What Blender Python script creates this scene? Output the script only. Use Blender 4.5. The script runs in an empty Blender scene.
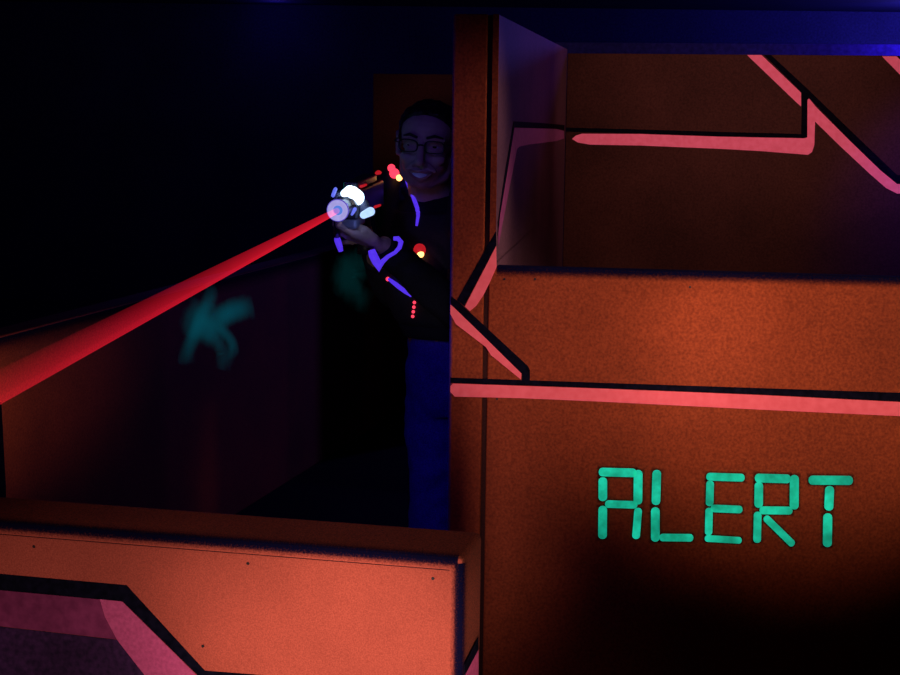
import bpy, bmesh, math, random
from mathutils import Vector, Matrix
from mathutils.bvhtree import BVHTree
from mathutils import noise as mnoise

random.seed(7)
SC = bpy.context.scene
COL = SC.collection
R = math.radians

# ------------------------------------------------------------------ camera
F_PX = 1500.0
CAM_Z = 1.70
cam_d = bpy.data.cameras.new('camera')
cam = bpy.data.objects.new('camera', cam_d)
COL.objects.link(cam)
cam_d.sensor_width = 36.0
cam_d.lens = F_PX / 900.0 * 36.0
cam_d.clip_start = 0.05
cam_d.clip_end = 100
ROT = Matrix.Rotation(R(90 - 9), 3, 'X') @ Matrix.Rotation(0.012, 3, 'Z')
cam.matrix_world = Matrix.Translation((0, 0, CAM_Z)) @ ROT.to_4x4()
SC.camera = cam
CAM = Vector((0, 0, CAM_Z))


def ray(u, v):
    return (ROT @ Vector(((u - 450) / F_PX, -(v - 337.5) / F_PX, -1))).normalized()


def at(u, v, depth):
    d = ray(u, v)
    return CAM + d * (depth / d.y)


def hit(u, v, p, n):
    d = ray(u, v)
    return CAM + d * ((p - CAM).dot(n) / d.dot(n))


# ------------------------------------------------------------------ materials
def new_mat(name):
    m = bpy.data.materials.new(name)
    m.use_nodes = True
    nt = m.node_tree
    for n in list(nt.nodes):
        nt.nodes.remove(n)
    out = nt.nodes.new('ShaderNodeOutputMaterial')
    return m, nt, out


def N(nt, t, **kw):
    n = nt.nodes.new('ShaderNode' + t)
    for k, v in kw.items():
        setattr(n, k, v)
    return n


def paint_mat(name, c1, c2, rough=0.75, fine=140.0, blotch=2.2, spec=0.15, emis=0.0, dark=0.5, bump=0.15):
    """matt sprayed paint: fine speckle plus large soft blotches, optional fluorescence"""
    m, nt, out = new_mat(name)
    L = nt.links.new
    tc = N(nt, 'TexCoord')
    n1 = N(nt, 'TexNoise'); n1.inputs['Scale'].default_value = fine; n1.inputs['Detail'].default_value = 3
    n2 = N(nt, 'TexNoise'); n2.inputs['Scale'].default_value = blotch; n2.inputs['Detail'].default_value = 4
    L(tc.outputs['Object'], n1.inputs['Vector']); L(tc.outputs['Object'], n2.inputs['Vector'])
    r1 = N(nt, 'ValToRGB')
    r1.color_ramp.elements[0].position = 0.32; r1.color_ramp.elements[0].color = (*c1, 1)
    r1.color_ramp.elements[1].position = 0.68; r1.color_ramp.elements[1].color = (*c2, 1)
    L(n1.outputs['Fac'], r1.inputs['Fac'])
    mr = N(nt, 'MapRange')
    mr.inputs['From Min'].default_value = 0.3; mr.inputs['From Max'].default_value = 0.65
    mr.inputs['To Min'].default_value = dark; mr.inputs['To Max'].default_value = 1.0
    L(n2.outputs['Fac'], mr.inputs['Value'])
    mx = N(nt, 'Mix', data_type='RGBA', blend_type='MULTIPLY')
    mx.inputs['Factor'].default_value = 1.0
    L(r1.outputs['Color'], mx.inputs['A']); L(mr.outputs['Result'], mx.inputs['B'])
    b = N(nt, 'BsdfPrincipled')
    b.inputs['Roughness'].default_value = rough
    b.inputs['Specular IOR Level'].default_value = spec
    L(mx.outputs['Result'], b.inputs['Base Color'])
    if emis > 0:
        L(mx.outputs['Result'], b.inputs['Emission Color'])
        b.inputs['Emission Strength'].default_value = emis
    if bump > 0:
        bp = N(nt, 'Bump'); bp.inputs['Strength'].default_value = bump; bp.inputs['Distance'].default_value = 0.002
        L(n1.outputs['Fac'], bp.inputs['Height']); L(bp.outputs['Normal'], b.inputs['Normal'])
    L(b.outputs['BSDF'], out.inputs['Surface'])
    return m


def plain(name, c, rough=0.5, spec=0.3, metal=0.0, nscale=60, var=0.25):
    return paint_mat(name, tuple(x * (1 - var) for x in c), tuple(min(1, x * (1 + var)) for x in c), rough, nscale, 3.0, spec, 0, 0.8, 0.05)


def glow_mat(name, c, strength, base=(0.02, 0.02, 0.03)):
    m, nt, out = new_mat(name)
    L = nt.links.new
    tc = N(nt, 'TexCoord')
    n1 = N(nt, 'TexNoise'); n1.inputs['Scale'].default_value = 90
    L(tc.outputs['Object'], n1.inputs['Vector'])
    mr = N(nt, 'MapRange'); mr.inputs['To Min'].default_value = 0.8 * strength; mr.inputs['To Max'].default_value = 1.2 * strength
    L(n1.outputs['Fac'], mr.inputs['Value'])
    b = N(nt, 'BsdfPrincipled')
    b.inputs['Base Color'].default_value = (*base, 1)
    b.inputs['Emission Color'].default_value = (*c, 1)
    L(mr.outputs['Result'], b.inputs['Emission Strength'])
    L(b.outputs['BSDF'], out.inputs['Surface'])
    return m


def airbrush_mat(name, c, emis=0.0, nscale=120, namp=0.9):
    """thin sprayed layer: opacity from the vertex attribute 'soft' broken up by noise"""
    m, nt, out = new_mat(name)
    L = nt.links.new
    a = N(nt, 'Attribute'); a.attribute_name = 'soft'
    tc = N(nt, 'TexCoord')
    n1 = N(nt, 'TexNoise'); n1.inputs['Scale'].default_value = nscale; n1.inputs['Detail'].default_value = 2
    L(tc.outputs['Object'], n1.inputs['Vector'])
    s = N(nt, 'Math', operation='SUBTRACT'); s.inputs[1].default_value = 0.5
    L(n1.outputs['Fac'], s.inputs[0])
    mu = N(nt, 'Math', operation='MULTIPLY'); mu.inputs[1].default_value = namp
    L(s.outputs[0], mu.inputs[0])
    ad = N(nt, 'Math', operation='ADD'); L(a.outputs['Fac'], ad.inputs[0]); L(mu.outputs[0], ad.inputs[1])
    gate = N(nt, 'Math', operation='MULTIPLY', use_clamp=True)
    mr = N(nt, 'MapRange', interpolation_type='LINEAR')
    mr.inputs['From Min'].default_value = 0.0; mr.inputs['From Max'].default_value = 1.0
    L(ad.outputs[0], mr.inputs['Value'])
    L(mr.outputs['Result'], gate.inputs[0])
    st = N(nt, 'Math', operation='GREATER_THAN'); st.inputs[1].default_value = 0.01
    L(a.outputs['Fac'], st.inputs[0]); L(st.outputs[0], gate.inputs[1])
    b = N(nt, 'BsdfPrincipled')
    b.inputs['Base Color'].default_value = (*c, 1); b.inputs['Roughness'].default_value = 0.8
    b.inputs['Specular IOR Level'].default_value = 0.03
    if emis:
        b.inputs['Emission Color'].default_value = (*c, 1); b.inputs['Emission Strength'].default_value = emis
    t = N(nt, 'BsdfTransparent')
    mix = N(nt, 'MixShader')
    L(gate.outputs[0], mix.inputs['Fac']); L(t.outputs[0], mix.inputs[1]); L(b.outputs[0], mix.inputs[2])
    L(mix.outputs[0], out.inputs['Surface'])
    return m


M = {}
M['orange'] = paint_mat('orange fluorescent wall paint', (0.32, 0.040, 0.010), (0.56, 0.078, 0.018), dark=0.6, fine=170)
M['orange_bar'] = paint_mat('orange sprayed barrier paint', (0.54, 0.078, 0.040), (0.76, 0.122, 0.062), dark=0.74, fine=420, blotch=3.5, bump=0.3)
M['orange_shaded'] = paint_mat('barrier orange with shade painted in', (0.10, 0.020, 0.010), (0.42, 0.070, 0.030), dark=0.6, fine=380, bump=0.3)
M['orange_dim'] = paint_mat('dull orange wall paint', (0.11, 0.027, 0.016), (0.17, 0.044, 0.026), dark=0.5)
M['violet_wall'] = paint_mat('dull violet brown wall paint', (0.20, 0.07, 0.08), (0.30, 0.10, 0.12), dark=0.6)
M['pink'] = paint_mat('fluorescent pink stripe paint', (0.80, 0.090, 0.098), (0.92, 0.115, 0.125), dark=0.9, fine=60, emis=0.32, bump=0.05)
M['pink_back'] = paint_mat('fluorescent rose stripe paint', (0.72, 0.085, 0.13), (0.86, 0.11, 0.17), dark=0.9, fine=60, emis=0.46, bump=0.05)
M['pink_bar'] = paint_mat('magenta pink stripe paint', (0.62, 0.07, 0.16), (0.78, 0.10, 0.22), dark=0.85, fine=160, emis=0.05, bump=0.1)
M['pink_dim'] = paint_mat('thin magenta wash', (0.27, 0.028, 0.085), (0.40, 0.045, 0.125), dark=0.6, fine=60, blotch=9, bump=0.1)
M['pink_side'] = paint_mat('thin violet pink stripe paint', (0.40, 0.06, 0.16), (0.50, 0.08, 0.20), dark=0.8, fine=60, emis=0.06, bump=0.05)
M['purple_dark'] = paint_mat('dark purple wash', (0.035, 0.010, 0.035), (0.085, 0.020, 0.075), dark=0.35, fine=110, blotch=5, bump=0.1)
M['groove'] = paint_mat('dark groove paint', (0.05, 0.010, 0.006), (0.09, 0.016, 0.008), dark=0.6, fine=170)
M['black'] = paint_mat('black outline paint', (0.004, 0.003, 0.007), (0.010, 0.007, 0.016), dark=0.8, fine=80, bump=0.0, spec=0.02)
M['teal'] = paint_mat('fluorescent teal paint', (0.008, 0.42, 0.24), (0.012, 0.62, 0.38), dark=0.42, fine=50, blotch=14, emis=0.85, bump=0.0)
M['splash'] = airbrush_mat('sprayed teal paint', (0.004, 0.13, 0.17), emis=0.42, nscale=9, namp=0.35)
M['splash_dim'] = airbrush_mat('faint sprayed teal paint', (0.003, 0.10, 0.11), emis=0.24, nscale=9, namp=0.3)
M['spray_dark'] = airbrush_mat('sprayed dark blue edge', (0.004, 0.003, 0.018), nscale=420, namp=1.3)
M['spray_outline'] = airbrush_mat('sprayed dark outline', (0.006, 0.004, 0.008), nscale=200, namp=0.4)
M['edge_blue_light'] = airbrush_mat('blue edge light painted on', (0.03, 0.02, 0.25), emis=0.012, nscale=40, namp=0.4)
M['void'] = plain('black painted room', (0.014, 0.013, 0.045), 0.9, 0.05)
M['far'] = plain('dark blue far wall paint', (0.03, 0.022, 0.15), 0.9, 0.05)
M['floor'] = plain('black carpet', (0.012, 0.010, 0.016), 0.95, 0.05, nscale=200)
M['screw'] = plain('dark screw', (0.03, 0.015, 0.012), 0.5, 0.4)
M['skin'] = plain('skin', (0.38, 0.25, 0.24), 0.55, 0.3, nscale=40, var=0.08)
M['hair'] = plain('dark hair', (0.012, 0.009, 0.012), 0.5, 0.3, nscale=180, var=0.5)
M['jacket'] = plain('black cloth', (0.012, 0.012, 0.018), 0.9, 0.1, nscale=300, var=0.3)
M['vest'] = plain('black vest fabric', (0.010, 0.010, 0.016), 0.7, 0.25, nscale=200, var=0.3)
M['plastic'] = plain('black moulded plastic', (0.020, 0.020, 0.030), 0.32, 0.5, var=0.1)
M['gun_grey'] = plain('grey blue gun plastic', (0.16, 0.16, 0.24), 0.35, 0.5, var=0.1)
M['jeans'] = plain('blue denim', (0.055, 0.035, 0.55), 0.9, 0.1, nscale=260, var=0.35)
M['shoe'] = plain('dark shoe leather', (0.02, 0.02, 0.025), 0.5, 0.3)
M['eye'] = plain('eye white', (0.34, 0.33, 0.36), 0.2, 0.5, var=0.03)
M['iris'] = plain('dark iris', (0.02, 0.012, 0.01), 0.15, 0.5, var=0.1)
M['teeth'] = plain('teeth', (0.62, 0.66, 0.70), 0.3, 0.5, var=0.03)
M['lip'] = plain('lip', (0.36, 0.16, 0.15), 0.5, 0.3, var=0.05)
M['frame'] = plain('dark spectacle frame', (0.008, 0.008, 0.012), 0.3, 0.5, var=0.1)
M['uv_trim'] = glow_mat('violet fluorescent piping', (0.10, 0.035, 0.95), 0.85)
M['red_led'] = glow_mat('red light', (1.0, 0.045, 0.09), 1.6)
M['red_dim'] = glow_mat('dim red light', (1.0, 0.02, 0.03), 0.45)
M['hot_led'] = glow_mat('hot orange white light', (1.0, 0.44, 0.13), 3.6)
M['white_led'] = glow_mat('blue white light', (0.52, 0.72, 1.0), 3.6)
M['white_led_dim'] = glow_mat('pale blue light', (0.42, 0.62, 1.0), 1.25)
M['blue_led'] = glow_mat('soft blue light', (0.14, 0.18, 1.0), 0.9)
M['muzzle'] = glow_mat('glowing muzzle ring', (0.50, 0.46, 1.0), 0.72)
M['muzzle_rim'] = glow_mat('violet blue muzzle rim', (0.16, 0.10, 0.85), 0.55)
M['muzzle_core'] = glow_mat('blue muzzle lens', (0.10, 0.25, 0.85), 0.8)


def glass_mat():
    m, nt, out = new_mat('spectacle lens')
    L = nt.links.new
    t = N(nt, 'BsdfTransparent'); g = N(nt, 'BsdfGlossy'); g.inputs['Roughness'].default_value = 0.12; g.inputs['Color'].default_value = (0.16, 0.09, 1.0, 1)  # gloss tinted so the lens highlight reads as violet light
    tc = N(nt, 'TexCoord'); n1 = N(nt, 'TexNoise'); n1.inputs['Scale'].default_value = 4
    L(tc.outputs['Object'], n1.inputs['Vector'])
    mr = N(nt, 'MapRange'); mr.inputs['To Min'].default_value = 0.03; mr.inputs['To Max'].default_value = 0.05
    L(n1.outputs['Fac'], mr.inputs['Value'])
    mix = N(nt, 'MixShader'); L(mr.outputs['Result'], mix.inputs['Fac'])
    L(t.outputs[0], mix.inputs[1]); L(g.outputs[0], mix.inputs[2]); L(mix.outputs[0], out.inputs['Surface'])
    return m


def beam_mat():
    m, nt, out = new_mat('red laser light in haze')
    L = nt.links.new
    a = N(nt, 'Attribute'); a.attribute_name = 'soft'
    tc = N(nt, 'TexCoord'); n1 = N(nt, 'TexNoise'); n1.inputs['Scale'].default_value = 14
    L(tc.outputs['Object'], n1.inputs['Vector'])
    mr = N(nt, 'MapRange'); mr.inputs['To Min'].default_value = 0.85; mr.inputs['To Max'].default_value = 1.1
    L(n1.outputs['Fac'], mr.inputs['Value'])
    mu = N(nt, 'Math', operation='MULTIPLY'); L(a.outputs['Fac'], mu.inputs[0]); L(mr.outputs['Result'], mu.inputs[1])
    e = N(nt, 'Emission'); e.inputs['Color'].default_value = (1.0, 0.012, 0.035, 1)
    L(mu.outputs[0], e.inputs['Strength'])
    t = N(nt, 'BsdfTransparent')
    ad = N(nt, 'AddShader'); L(e.outputs[0], ad.inputs[0]); L(t.outputs[0], ad.inputs[1])
    L(ad.outputs[0], out.inputs['Surface'])
    return m


M['lens'] = glass_mat()
M['beam'] = beam_mat()


# ------------------------------------------------------------------ object helpers
def wloc(o):
    p = Vector((0, 0, 0))
    while o is not None:
        p += o.location
        o = o.parent
    return p


def link_bm(name, bm, mat, parent=None, smooth=False, recalc=True):
    """bm holds WORLD coordinates; roots are never rotated, so subtracting the parent's place is enough"""
    off = wloc(parent) if parent else Vector((0, 0, 0))
    if recalc:
        bmesh.ops.recalc_face_normals(bm, faces=bm.faces[:])
    for v in bm.verts:
        v.co -= off
    me = bpy.data.meshes.new(name)
    bm.to_mesh(me)
    bm.free()
    if smooth:
        for p in me.polygons:
            p.use_smooth = True
    me.materials.append(mat)
    o = bpy.data.objects.new(name, me)
    COL.objects.link(o)
    o.parent = parent
    return o


def empty(name, loc):
    o = bpy.data.objects.new(name, None)
    o.empty_display_size = 0.1
    o.location = loc
    COL.objects.link(o)
    return o


def tag(o, label=None, cat=None, group=None, kind=None):
    for k, v in (('label', label), ('category', cat), ('group', group), ('kind', kind)):
        if v:
            o[k] = v
    return o


class Frame:
    """a wall's own frame: s along the wall (to the right), z up, t back into the wall"""
    def __init__(self, u, v, depth, deg):
        self.p = at(u, v, depth)
        self.p = Vector((self.p.x, self.p.y, 0))
        a = R(deg)
        self.A = Vector((math.cos(a), -math.sin(a), 0))
        self.B = Vector((math.sin(a), math.cos(a), 0))

    def w(self, s, t, z):
        return self.p + self.A * s + self.B * t + Vector((0, 0, z))

    def front(self, u, v, t=0.0):
        h = hit(u, v, self.p + self.B * t, self.B) - self.p
        return h.dot(self.A), h.z

    def side(self, u, v, s):
        h = hit(u, v, self.p + self.A * s, self.A) - self.p
        return h.dot(self.B), h.z


def prism(bm, fr, s0, s1, t0, t1, z0, z1, bev=0.0, seg=2):
    vs = [bm.verts.new(fr.w(s, t, z)) for s in (s0, s1) for t in (t0, t1) for z in (z0, z1)]
    fs = [(0, 1, 3, 2), (4, 6, 7, 5), (0, 4, 5, 1), (2, 3, 7, 6), (0, 2, 6, 4), (1, 5, 7, 3)]
    faces = [bm.faces.new([vs[i] for i in f]) for f in fs]
    if bev > 0:
        es = list({e for f in faces for e in f.edges})
        bmesh.ops.bevel(bm, geom=es, offset=bev, segments=seg, affect='EDGES', profile=0.5)


def poly_front(bm, fr, pts, t=0.0, proud=0.0015):
    """flat painted polygon on the plane t of frame fr from image points, with its own small thickness"""
    a = [fr.front(u, v, t) for u, v in pts]
    lo = [bm.verts.new(fr.w(s, t - proud, z)) for s, z in a]
    hi = [bm.verts.new(fr.w(s, t - 0.0003, z)) for s, z in a]
    bm.faces.new(lo)
    n = len(a)
    for i in range(n):
        bm.faces.new((lo[i], lo[(i + 1) % n], hi[(i + 1) % n], hi[i]))


def poly_side(bm, fr, pts, s, proud=0.0015):
    a = [fr.side(u, v, s) for u, v in pts]
    lo = [bm.verts.new(fr.w(s + proud, t, z)) for t, z in a]
    hi = [bm.verts.new(fr.w(s + 0.0003, t, z)) for t, z in a]
    bm.faces.new(lo)
    n = len(a)
    for i in range(n):
        bm.faces.new((lo[i], lo[(i + 1) % n], hi[(i + 1) % n], hi[i]))


def rounded_bar(x0, y0, x1, y1, w, taper=0.85):
    """image-space outline of a display segment with softly rounded ends"""
    d = Vector((x1 - x0, y1 - y0)); ln = d.length; d.normalize(); n = Vector((-d.y, d.x))
    h = w / 2
    pts = []
    for c, sg in ((Vector((x1, y1)), 1), (Vector((x0, y0)), -1)):
        for k in range(7):
            a = -math.pi / 2 + math.pi * k / 6
            q = c + d * sg * (math.cos(a) * h * taper - h * taper) + n * sg * math.sin(a) * h
            pts.append((q.x, q.y))
    return pts


def soft_mesh(name, rows, mat, parent):
    """rows of (world point, softness); quads between them, softness kept as a vertex attribute"""
    off = wloc(parent) if parent else Vector((0, 0, 0))
    vs, soft, fs = [], [], []
    n = len(rows[0])
    for r in rows:
        for p, s in r:
            vs.append(tuple(p - off)); soft.append(s)
    for i in range(len(rows) - 1):
        for j in range(n - 1):
            a = i * n + j
            fs.append((a, a + 1, a + n + 1, a + n))
    me = bpy.data.meshes.new(name)
    me.from_pydata(vs, [], fs)
    at_ = me.attributes.new('soft', 'FLOAT', 'POINT')
    at_.data.foreach_set('value', soft)
    me.materials.append(mat)
    o = bpy.data.objects.new(name, me)
    COL.objects.link(o)
    o.parent = parent
    return o


def tube(bm, pts, radii, seg=8, caps=True):
    pts = [Vector(p) for p in pts]
    if not isinstance(radii, (list, tuple)):
        radii = [radii] * len(pts)
    prev = None
    rings = []
    for i, p in enumerate(pts):
        d = (pts[min(i + 1, len(pts) - 1)] - pts[max(i - 1, 0)]).normalized()
        x = prev if prev is not None else (Vector((0, 0, 1)) if abs(d.z) < 0.9 else Vector((1, 0, 0)))
        x = (x - d * x.dot(d)).normalized()
        prev = x
        y = d.cross(x)
        rings.append([bm.verts.new(p + (x * math.cos(2 * math.pi * k / seg) + y * math.sin(2 * math.pi * k / seg)) * radii[i]) for k in range(seg)])
    for a, b in zip(rings, rings[1:]):
        for k in range(seg):
            bm.faces.new((a[k], a[(k + 1) % seg], b[(k + 1) % seg], b[k]))
    if caps:
        bm.faces.new(rings[0][::-1]); bm.faces.new(rings[-1])


def ball(bm, c, r, seg=16, mat=None):
    """ellipsoid; r is a number or three radii; mat an optional 3x3 turning it"""
    if not isinstance(r, (list, tuple)):
        r = (r, r, r)
    m4 = Matrix.Translation(Vector(c)) @ ((mat or Matrix.Identity(3)).to_4x4()) @ Matrix.Diagonal((*r, 1))
    bmesh.ops.create_uvsphere(bm, u_segments=seg, v_segments=max(6, seg // 2), radius=1.0, matrix=m4)


def limb(bm, pts, radii, seg=14):
    """tapered limb with round joints"""
    for p, r in zip(pts, radii):
        ball(bm, p, r, seg)
    for (p, q), (a, b) in zip(zip(pts, pts[1:]), zip(radii, radii[1:])):
        tube(bm, [p, q], [a, b], seg)


def loft(bm, rings, seg=28, power=2.4):
    """closed trunk: rings of (centre, half width, half depth, yaw)"""
    rr = []
    for c, rx, ry, yaw in rings:
        c = Vector(c); ring = []
        ca, sa = math.cos(yaw), math.sin(yaw)
        for k in range(seg):
            a = 2 * math.pi * k / seg
            x = rx * math.copysign(abs(math.cos(a)) ** (2 / power), math.cos(a))
            y = ry * math.copysign(abs(math.sin(a)) ** (2 / power), math.sin(a))
            ring.append(bm.verts.new(c + Vector((x * ca - y * sa, x * sa + y * ca, 0))))
        rr.append(ring)
    for a, b in zip(rr, rr[1:]):
        for k in range(seg):
            bm.faces.new((a[k], a[(k + 1) % seg], b[(k + 1) % seg], b[k]))
    bm.faces.new(rr[0][::-1]); bm.faces.new(rr[-1])


def fuse(bm, voxel, smooth_it=3, factor=0.5):
    """one continuous skin over everything in bm; returns a new bmesh in the same coordinates"""
    me = bpy.data.meshes.new('tmp')
    bmesh.ops.recalc_face_normals(bm, faces=bm.faces[:])
    bm.to_mesh(me); bm.free()
    o = bpy.data.objects.new('tmp', me)
    COL.objects.link(o)
    md = o.modifiers.new('r', 'REMESH'); md.mode = 'VOXEL'; md.voxel_size = voxel; md.adaptivity = 0
    if smooth_it:
        ms = o.modifiers.new('s', 'SMOOTH'); ms.iterations = smooth_it; ms.factor = factor
    bpy.context.view_layer.update()
    dg = bpy.context.evaluated_depsgraph_get()
    me2 = bpy.data.meshes.new_from_object(o.evaluated_get(dg))
    out = bmesh.new(); out.from_mesh(me2)
    bpy.data.objects.remove(o); bpy.data.meshes.remove(me); bpy.data.meshes.remove(me2)
    return out


def cut(bm, p, n, near=None):
    """keep the side the normal points away from, closing the hole; near limits it to the faces round p"""
    p = Vector(p)
    fs = [f for f in bm.faces if near is None or (f.calc_center_median() - p).length < near]
    g = list({v for f in fs for v in f.verts}) + list({e for f in fs for e in f.edges}) + fs
    r = bmesh.ops.bisect_plane(bm, geom=g, plane_co=Vector(p), plane_no=Vector(n), clear_outer=True)
    es = [e for e in r['geom_cut'] if isinstance(e, bmesh.types.BMEdge)]
    if es:
        bmesh.ops.holes_fill(bm, edges=es, sides=0)


def wrinkle(bm, amp, scale, stretch=(1, 1, 1)):
    bm.normal_update()
    for v in bm.verts:
        q = Vector((v.co.x * stretch[0], v.co.y * stretch[1], v.co.z * stretch[2])) * scale
        v.co += v.normal * amp * mnoise.noise(q)


# ================================================================== SETTING
ROOM = dict(x0=-5.5, x1=5.0, y0=-1.5, y1=12.5, h=2.45)


def flat(name, pts, mat):
    bm = bmesh.new()
    bm.faces.new([bm.verts.new(p) for p in pts])
    o = link_bm(name, bm, mat, recalc=False)
    return tag(o, kind='structure')


x0, x1, y0, y1, h = ROOM['x0'], ROOM['x1'], ROOM['y0'], ROOM['y1'], ROOM['h']
flat('floor', [(x0, y0, 0), (x1, y0, 0), (x1, y1, 0), (x0, y1, 0)], M['floor'])
flat('ceiling', [(x0, y0, h), (x0, y1, h), (x1, y1, h), (x1, y0, h)], M['void'])
flat('wall_far', [(x0, y1, 0), (x1, y1, 0), (x1, y1, h), (x0, y1, h)], M['void'])
flat('wall_outer_left', [(x0, y0, 0), (x0, y1, 0), (x0, y1, h), (x0, y0, h)], M['void'])
flat('wall_outer_right', [(x1, y0, 0), (x1, y0, h), (x1, y1, h), (x1, y1, 0)], M['void'])

# ------------------------------------------------ right hand front wall with its end post
FR = Frame(452, 200, 3.40, 8.2)
s_post0 = FR.front(451, 200)[0]
s_gr0 = FR.front(485, 200)[0]
s_gr1 = FR.front(490, 200)[0]
s_pan1 = FR.front(497, 140)[0]
s_right = FR.front(1330, 330)[0]
z_top = FR.front(470, 14)[1]
z_ledge = FR.front(620, 270)[1]
print('right wall', s_post0, s_gr1, s_pan1, s_right, 'top', z_top, 'ledge', z_ledge)
bm = bmesh.new()
prism(bm, FR, s_gr1, s_right, 0, 0.028, 0.0, z_ledge, 0.003)
WR = link_bm('wall_right', bm, M['orange'])
tag(WR, 'orange low front wall with pink and black stripes beside the end post', kind='structure')
bm = bmesh.new()
prism(bm, FR, s_post0, s_gr0, 0, 0.10, 0.0, z_top, 0.0035)
link_bm('end_post', bm, M['orange'], WR)
bm = bmesh.new()
prism(bm, FR, s_gr0 - 0.004, s_gr1 + 0.0005, 0.006, 0.09, 0.0, z_top - 0.002)
link_bm('groove', bm, M['groove'], WR)


def paint(name, mat, polys, parent, fr=FR, t=0.0):
    bm = bmesh.new()
    for p in polys:
        poly_front(bm, fr, p, t)
    return link_bm(name, bm, mat, parent)


# painted stripes on the front wall and post (image outlines laid on the wall plane)
paint('pink_stripe', M['pink'], [[(450.5, 386), (453, 383.5), (600, 388.5), (760, 395), (910, 402.5), (1000, 406.5), (1328, 420), (1328, 434.5), (1000, 420.5), (910, 416.5), (760, 409.5), (600, 401.5), (520, 398), (455, 396.5), (450.5, 392)]], WR)
paint('black_outline', M['black'], [[(450.5, 377.5), (528, 380.2), (700, 386), (910, 393), (1000, 396), (1328, 409), (1328, 419.8), (1000, 406.3), (910, 402), (760, 394.5), (600, 388), (453, 383), (450.5, 383)]], WR)
paint('black_outline', M['black'], [[(451, 296), (459, 302), (528, 366), (530, 370), (530, 380.3), (522, 380), (522, 373.5), (456, 309), (451, 304)]], WR)
paint('pink_stripe', M['pink'], [[(450.5, 304.5), (456, 309.5), (470, 323), (488, 340.5), (521.5, 373.5), (521, 379.5), (491, 355), (486, 347), (456, 324), (450.5, 314)]], WR)
paint('black_outline', M['black'], [[(457, 300), (489, 243), (496, 231), (496.4, 245), (464.5, 306)]], WR)
paint('pink_stripe', M['pink'], [[(465, 306.5), (496.3, 246), (496.6, 267), (490, 282), (483, 296), (476, 306), (470, 311)]], WR)
# sprayed dark line along the top of the low wall, blue light on the post's edge painted as a line
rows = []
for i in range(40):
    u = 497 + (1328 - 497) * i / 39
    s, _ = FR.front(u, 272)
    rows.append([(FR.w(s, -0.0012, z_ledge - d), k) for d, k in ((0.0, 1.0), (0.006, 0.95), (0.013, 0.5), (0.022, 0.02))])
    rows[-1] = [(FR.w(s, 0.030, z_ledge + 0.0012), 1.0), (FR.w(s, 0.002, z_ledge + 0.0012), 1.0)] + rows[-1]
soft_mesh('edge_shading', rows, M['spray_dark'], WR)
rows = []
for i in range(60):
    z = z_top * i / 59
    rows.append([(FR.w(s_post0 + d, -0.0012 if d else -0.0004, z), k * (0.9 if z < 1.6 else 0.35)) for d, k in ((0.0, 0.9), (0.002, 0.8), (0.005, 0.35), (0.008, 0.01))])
soft_mesh('edge_shading', rows, M['edge_blue_light'], WR)
for u, v in ((504.5, 279), (535, 279), (690, 287), (497, 399)):
    s, z = FR.front(u, v)
    bm = bmesh.new()
    tube(bm, [FR.w(s, 0.001, z), FR.w(s, -0.0016, z)], 0.0026, 10)
    link_bm('screw', bm, M['screw'], WR)

# ------------------------------------------------ side panel running back from the post
T_BACK = FR.side(565, 150, s_pan1)[0]
print('alcove depth', T_BACK)
bm = bmesh.new()
prism(bm, FR, s_gr1 + 0.0005, s_pan1, 0.0, T_BACK, z_ledge + 0.002, z_top, 0.002)
prism(bm, FR, s_gr1 + 0.0005, s_pan1, 0.031, T_BACK, 0.0, z_ledge + 0.01)
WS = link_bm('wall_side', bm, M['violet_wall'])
bm = bmesh.new()
prism(bm, FR, s_gr1 + 0.0007, s_pan1 + 0.0006, -0.0012, 0.004, z_ledge + 0.002, z_top)
link_bm('front_edge', bm, M['orange'], WS)
tag(WS, 'dim violet side wall running back from the post to the rear wall', kind='structure')
bm = bmesh.new()
poly_side(bm, FR, [(514, 127.8), (556, 129), (563.5, 131), (563.5, 138.5), (556, 141), (528, 144.5), (519, 146.5), (516.5, 149), (509, 187), (501.5, 226), (498, 246), (497.6, 236), (500, 215), (507, 172)], s_pan1)
link_bm('pink_stripe', bm, M['pink_side'], WS)
bm = bmesh.new()
poly_side(bm, FR, [(513.5, 121.3), (540, 122.8), (564, 125), (564, 130.5), (556, 128.7), (514, 127.5), (507, 171), (499.5, 215), (497.5, 236), (497.5, 222), (505, 170)], s_pan1)
link_bm('black_outline', bm, M['black'], WS)

# ------------------------------------------------ rear wall of the alcove
sb0 = FR.front(560, 150, T_BACK)[0]
sb1 = FR.front(1330, 150, T_BACK)[0]
zb = FR.front(740, 54.5, T_BACK)[1]
print('rear wall top', zb)
bm = bmesh.new()
prism(bm, FR, s_pan1 + 0.001, sb1, T_BACK, T_BACK + 0.03, 0, zb, 0.003)
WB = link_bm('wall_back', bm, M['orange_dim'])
tag(WB, 'dim orange rear wall with zigzag pink stripes', kind='structure')
kw = dict(parent=WB, t=T_BACK)
paint('pink_stripe', M['pink_back'], [[(572, 139), (576, 135.5), (582, 133.7), (640, 134), (720, 136.7), (804, 138.3), (807.3, 137.3), (807.5, 100), (809, 98.5), (817, 108), (850, 141), (880, 170), (897, 184), (1320, 193), (1320, 205), (897, 193.5), (886, 188), (870, 174), (840, 146), (815, 121.5), (814.3, 145), (812, 152), (808, 154.8), (760, 151), (720, 148.8), (640, 145.5), (590, 144.6), (578, 142.5)]], **kw)
paint('pink_stripe', M['pink_back'], [[(747, 55), (761.5, 55), (801, 92.7), (801, 106.5), (796, 102)]], **kw)
paint('pink_stripe', M['pink_back'], [[(882, 56.3), (896.5, 56.3), (1020, 177), (1020, 190), (1010, 187)]], **kw)
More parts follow.
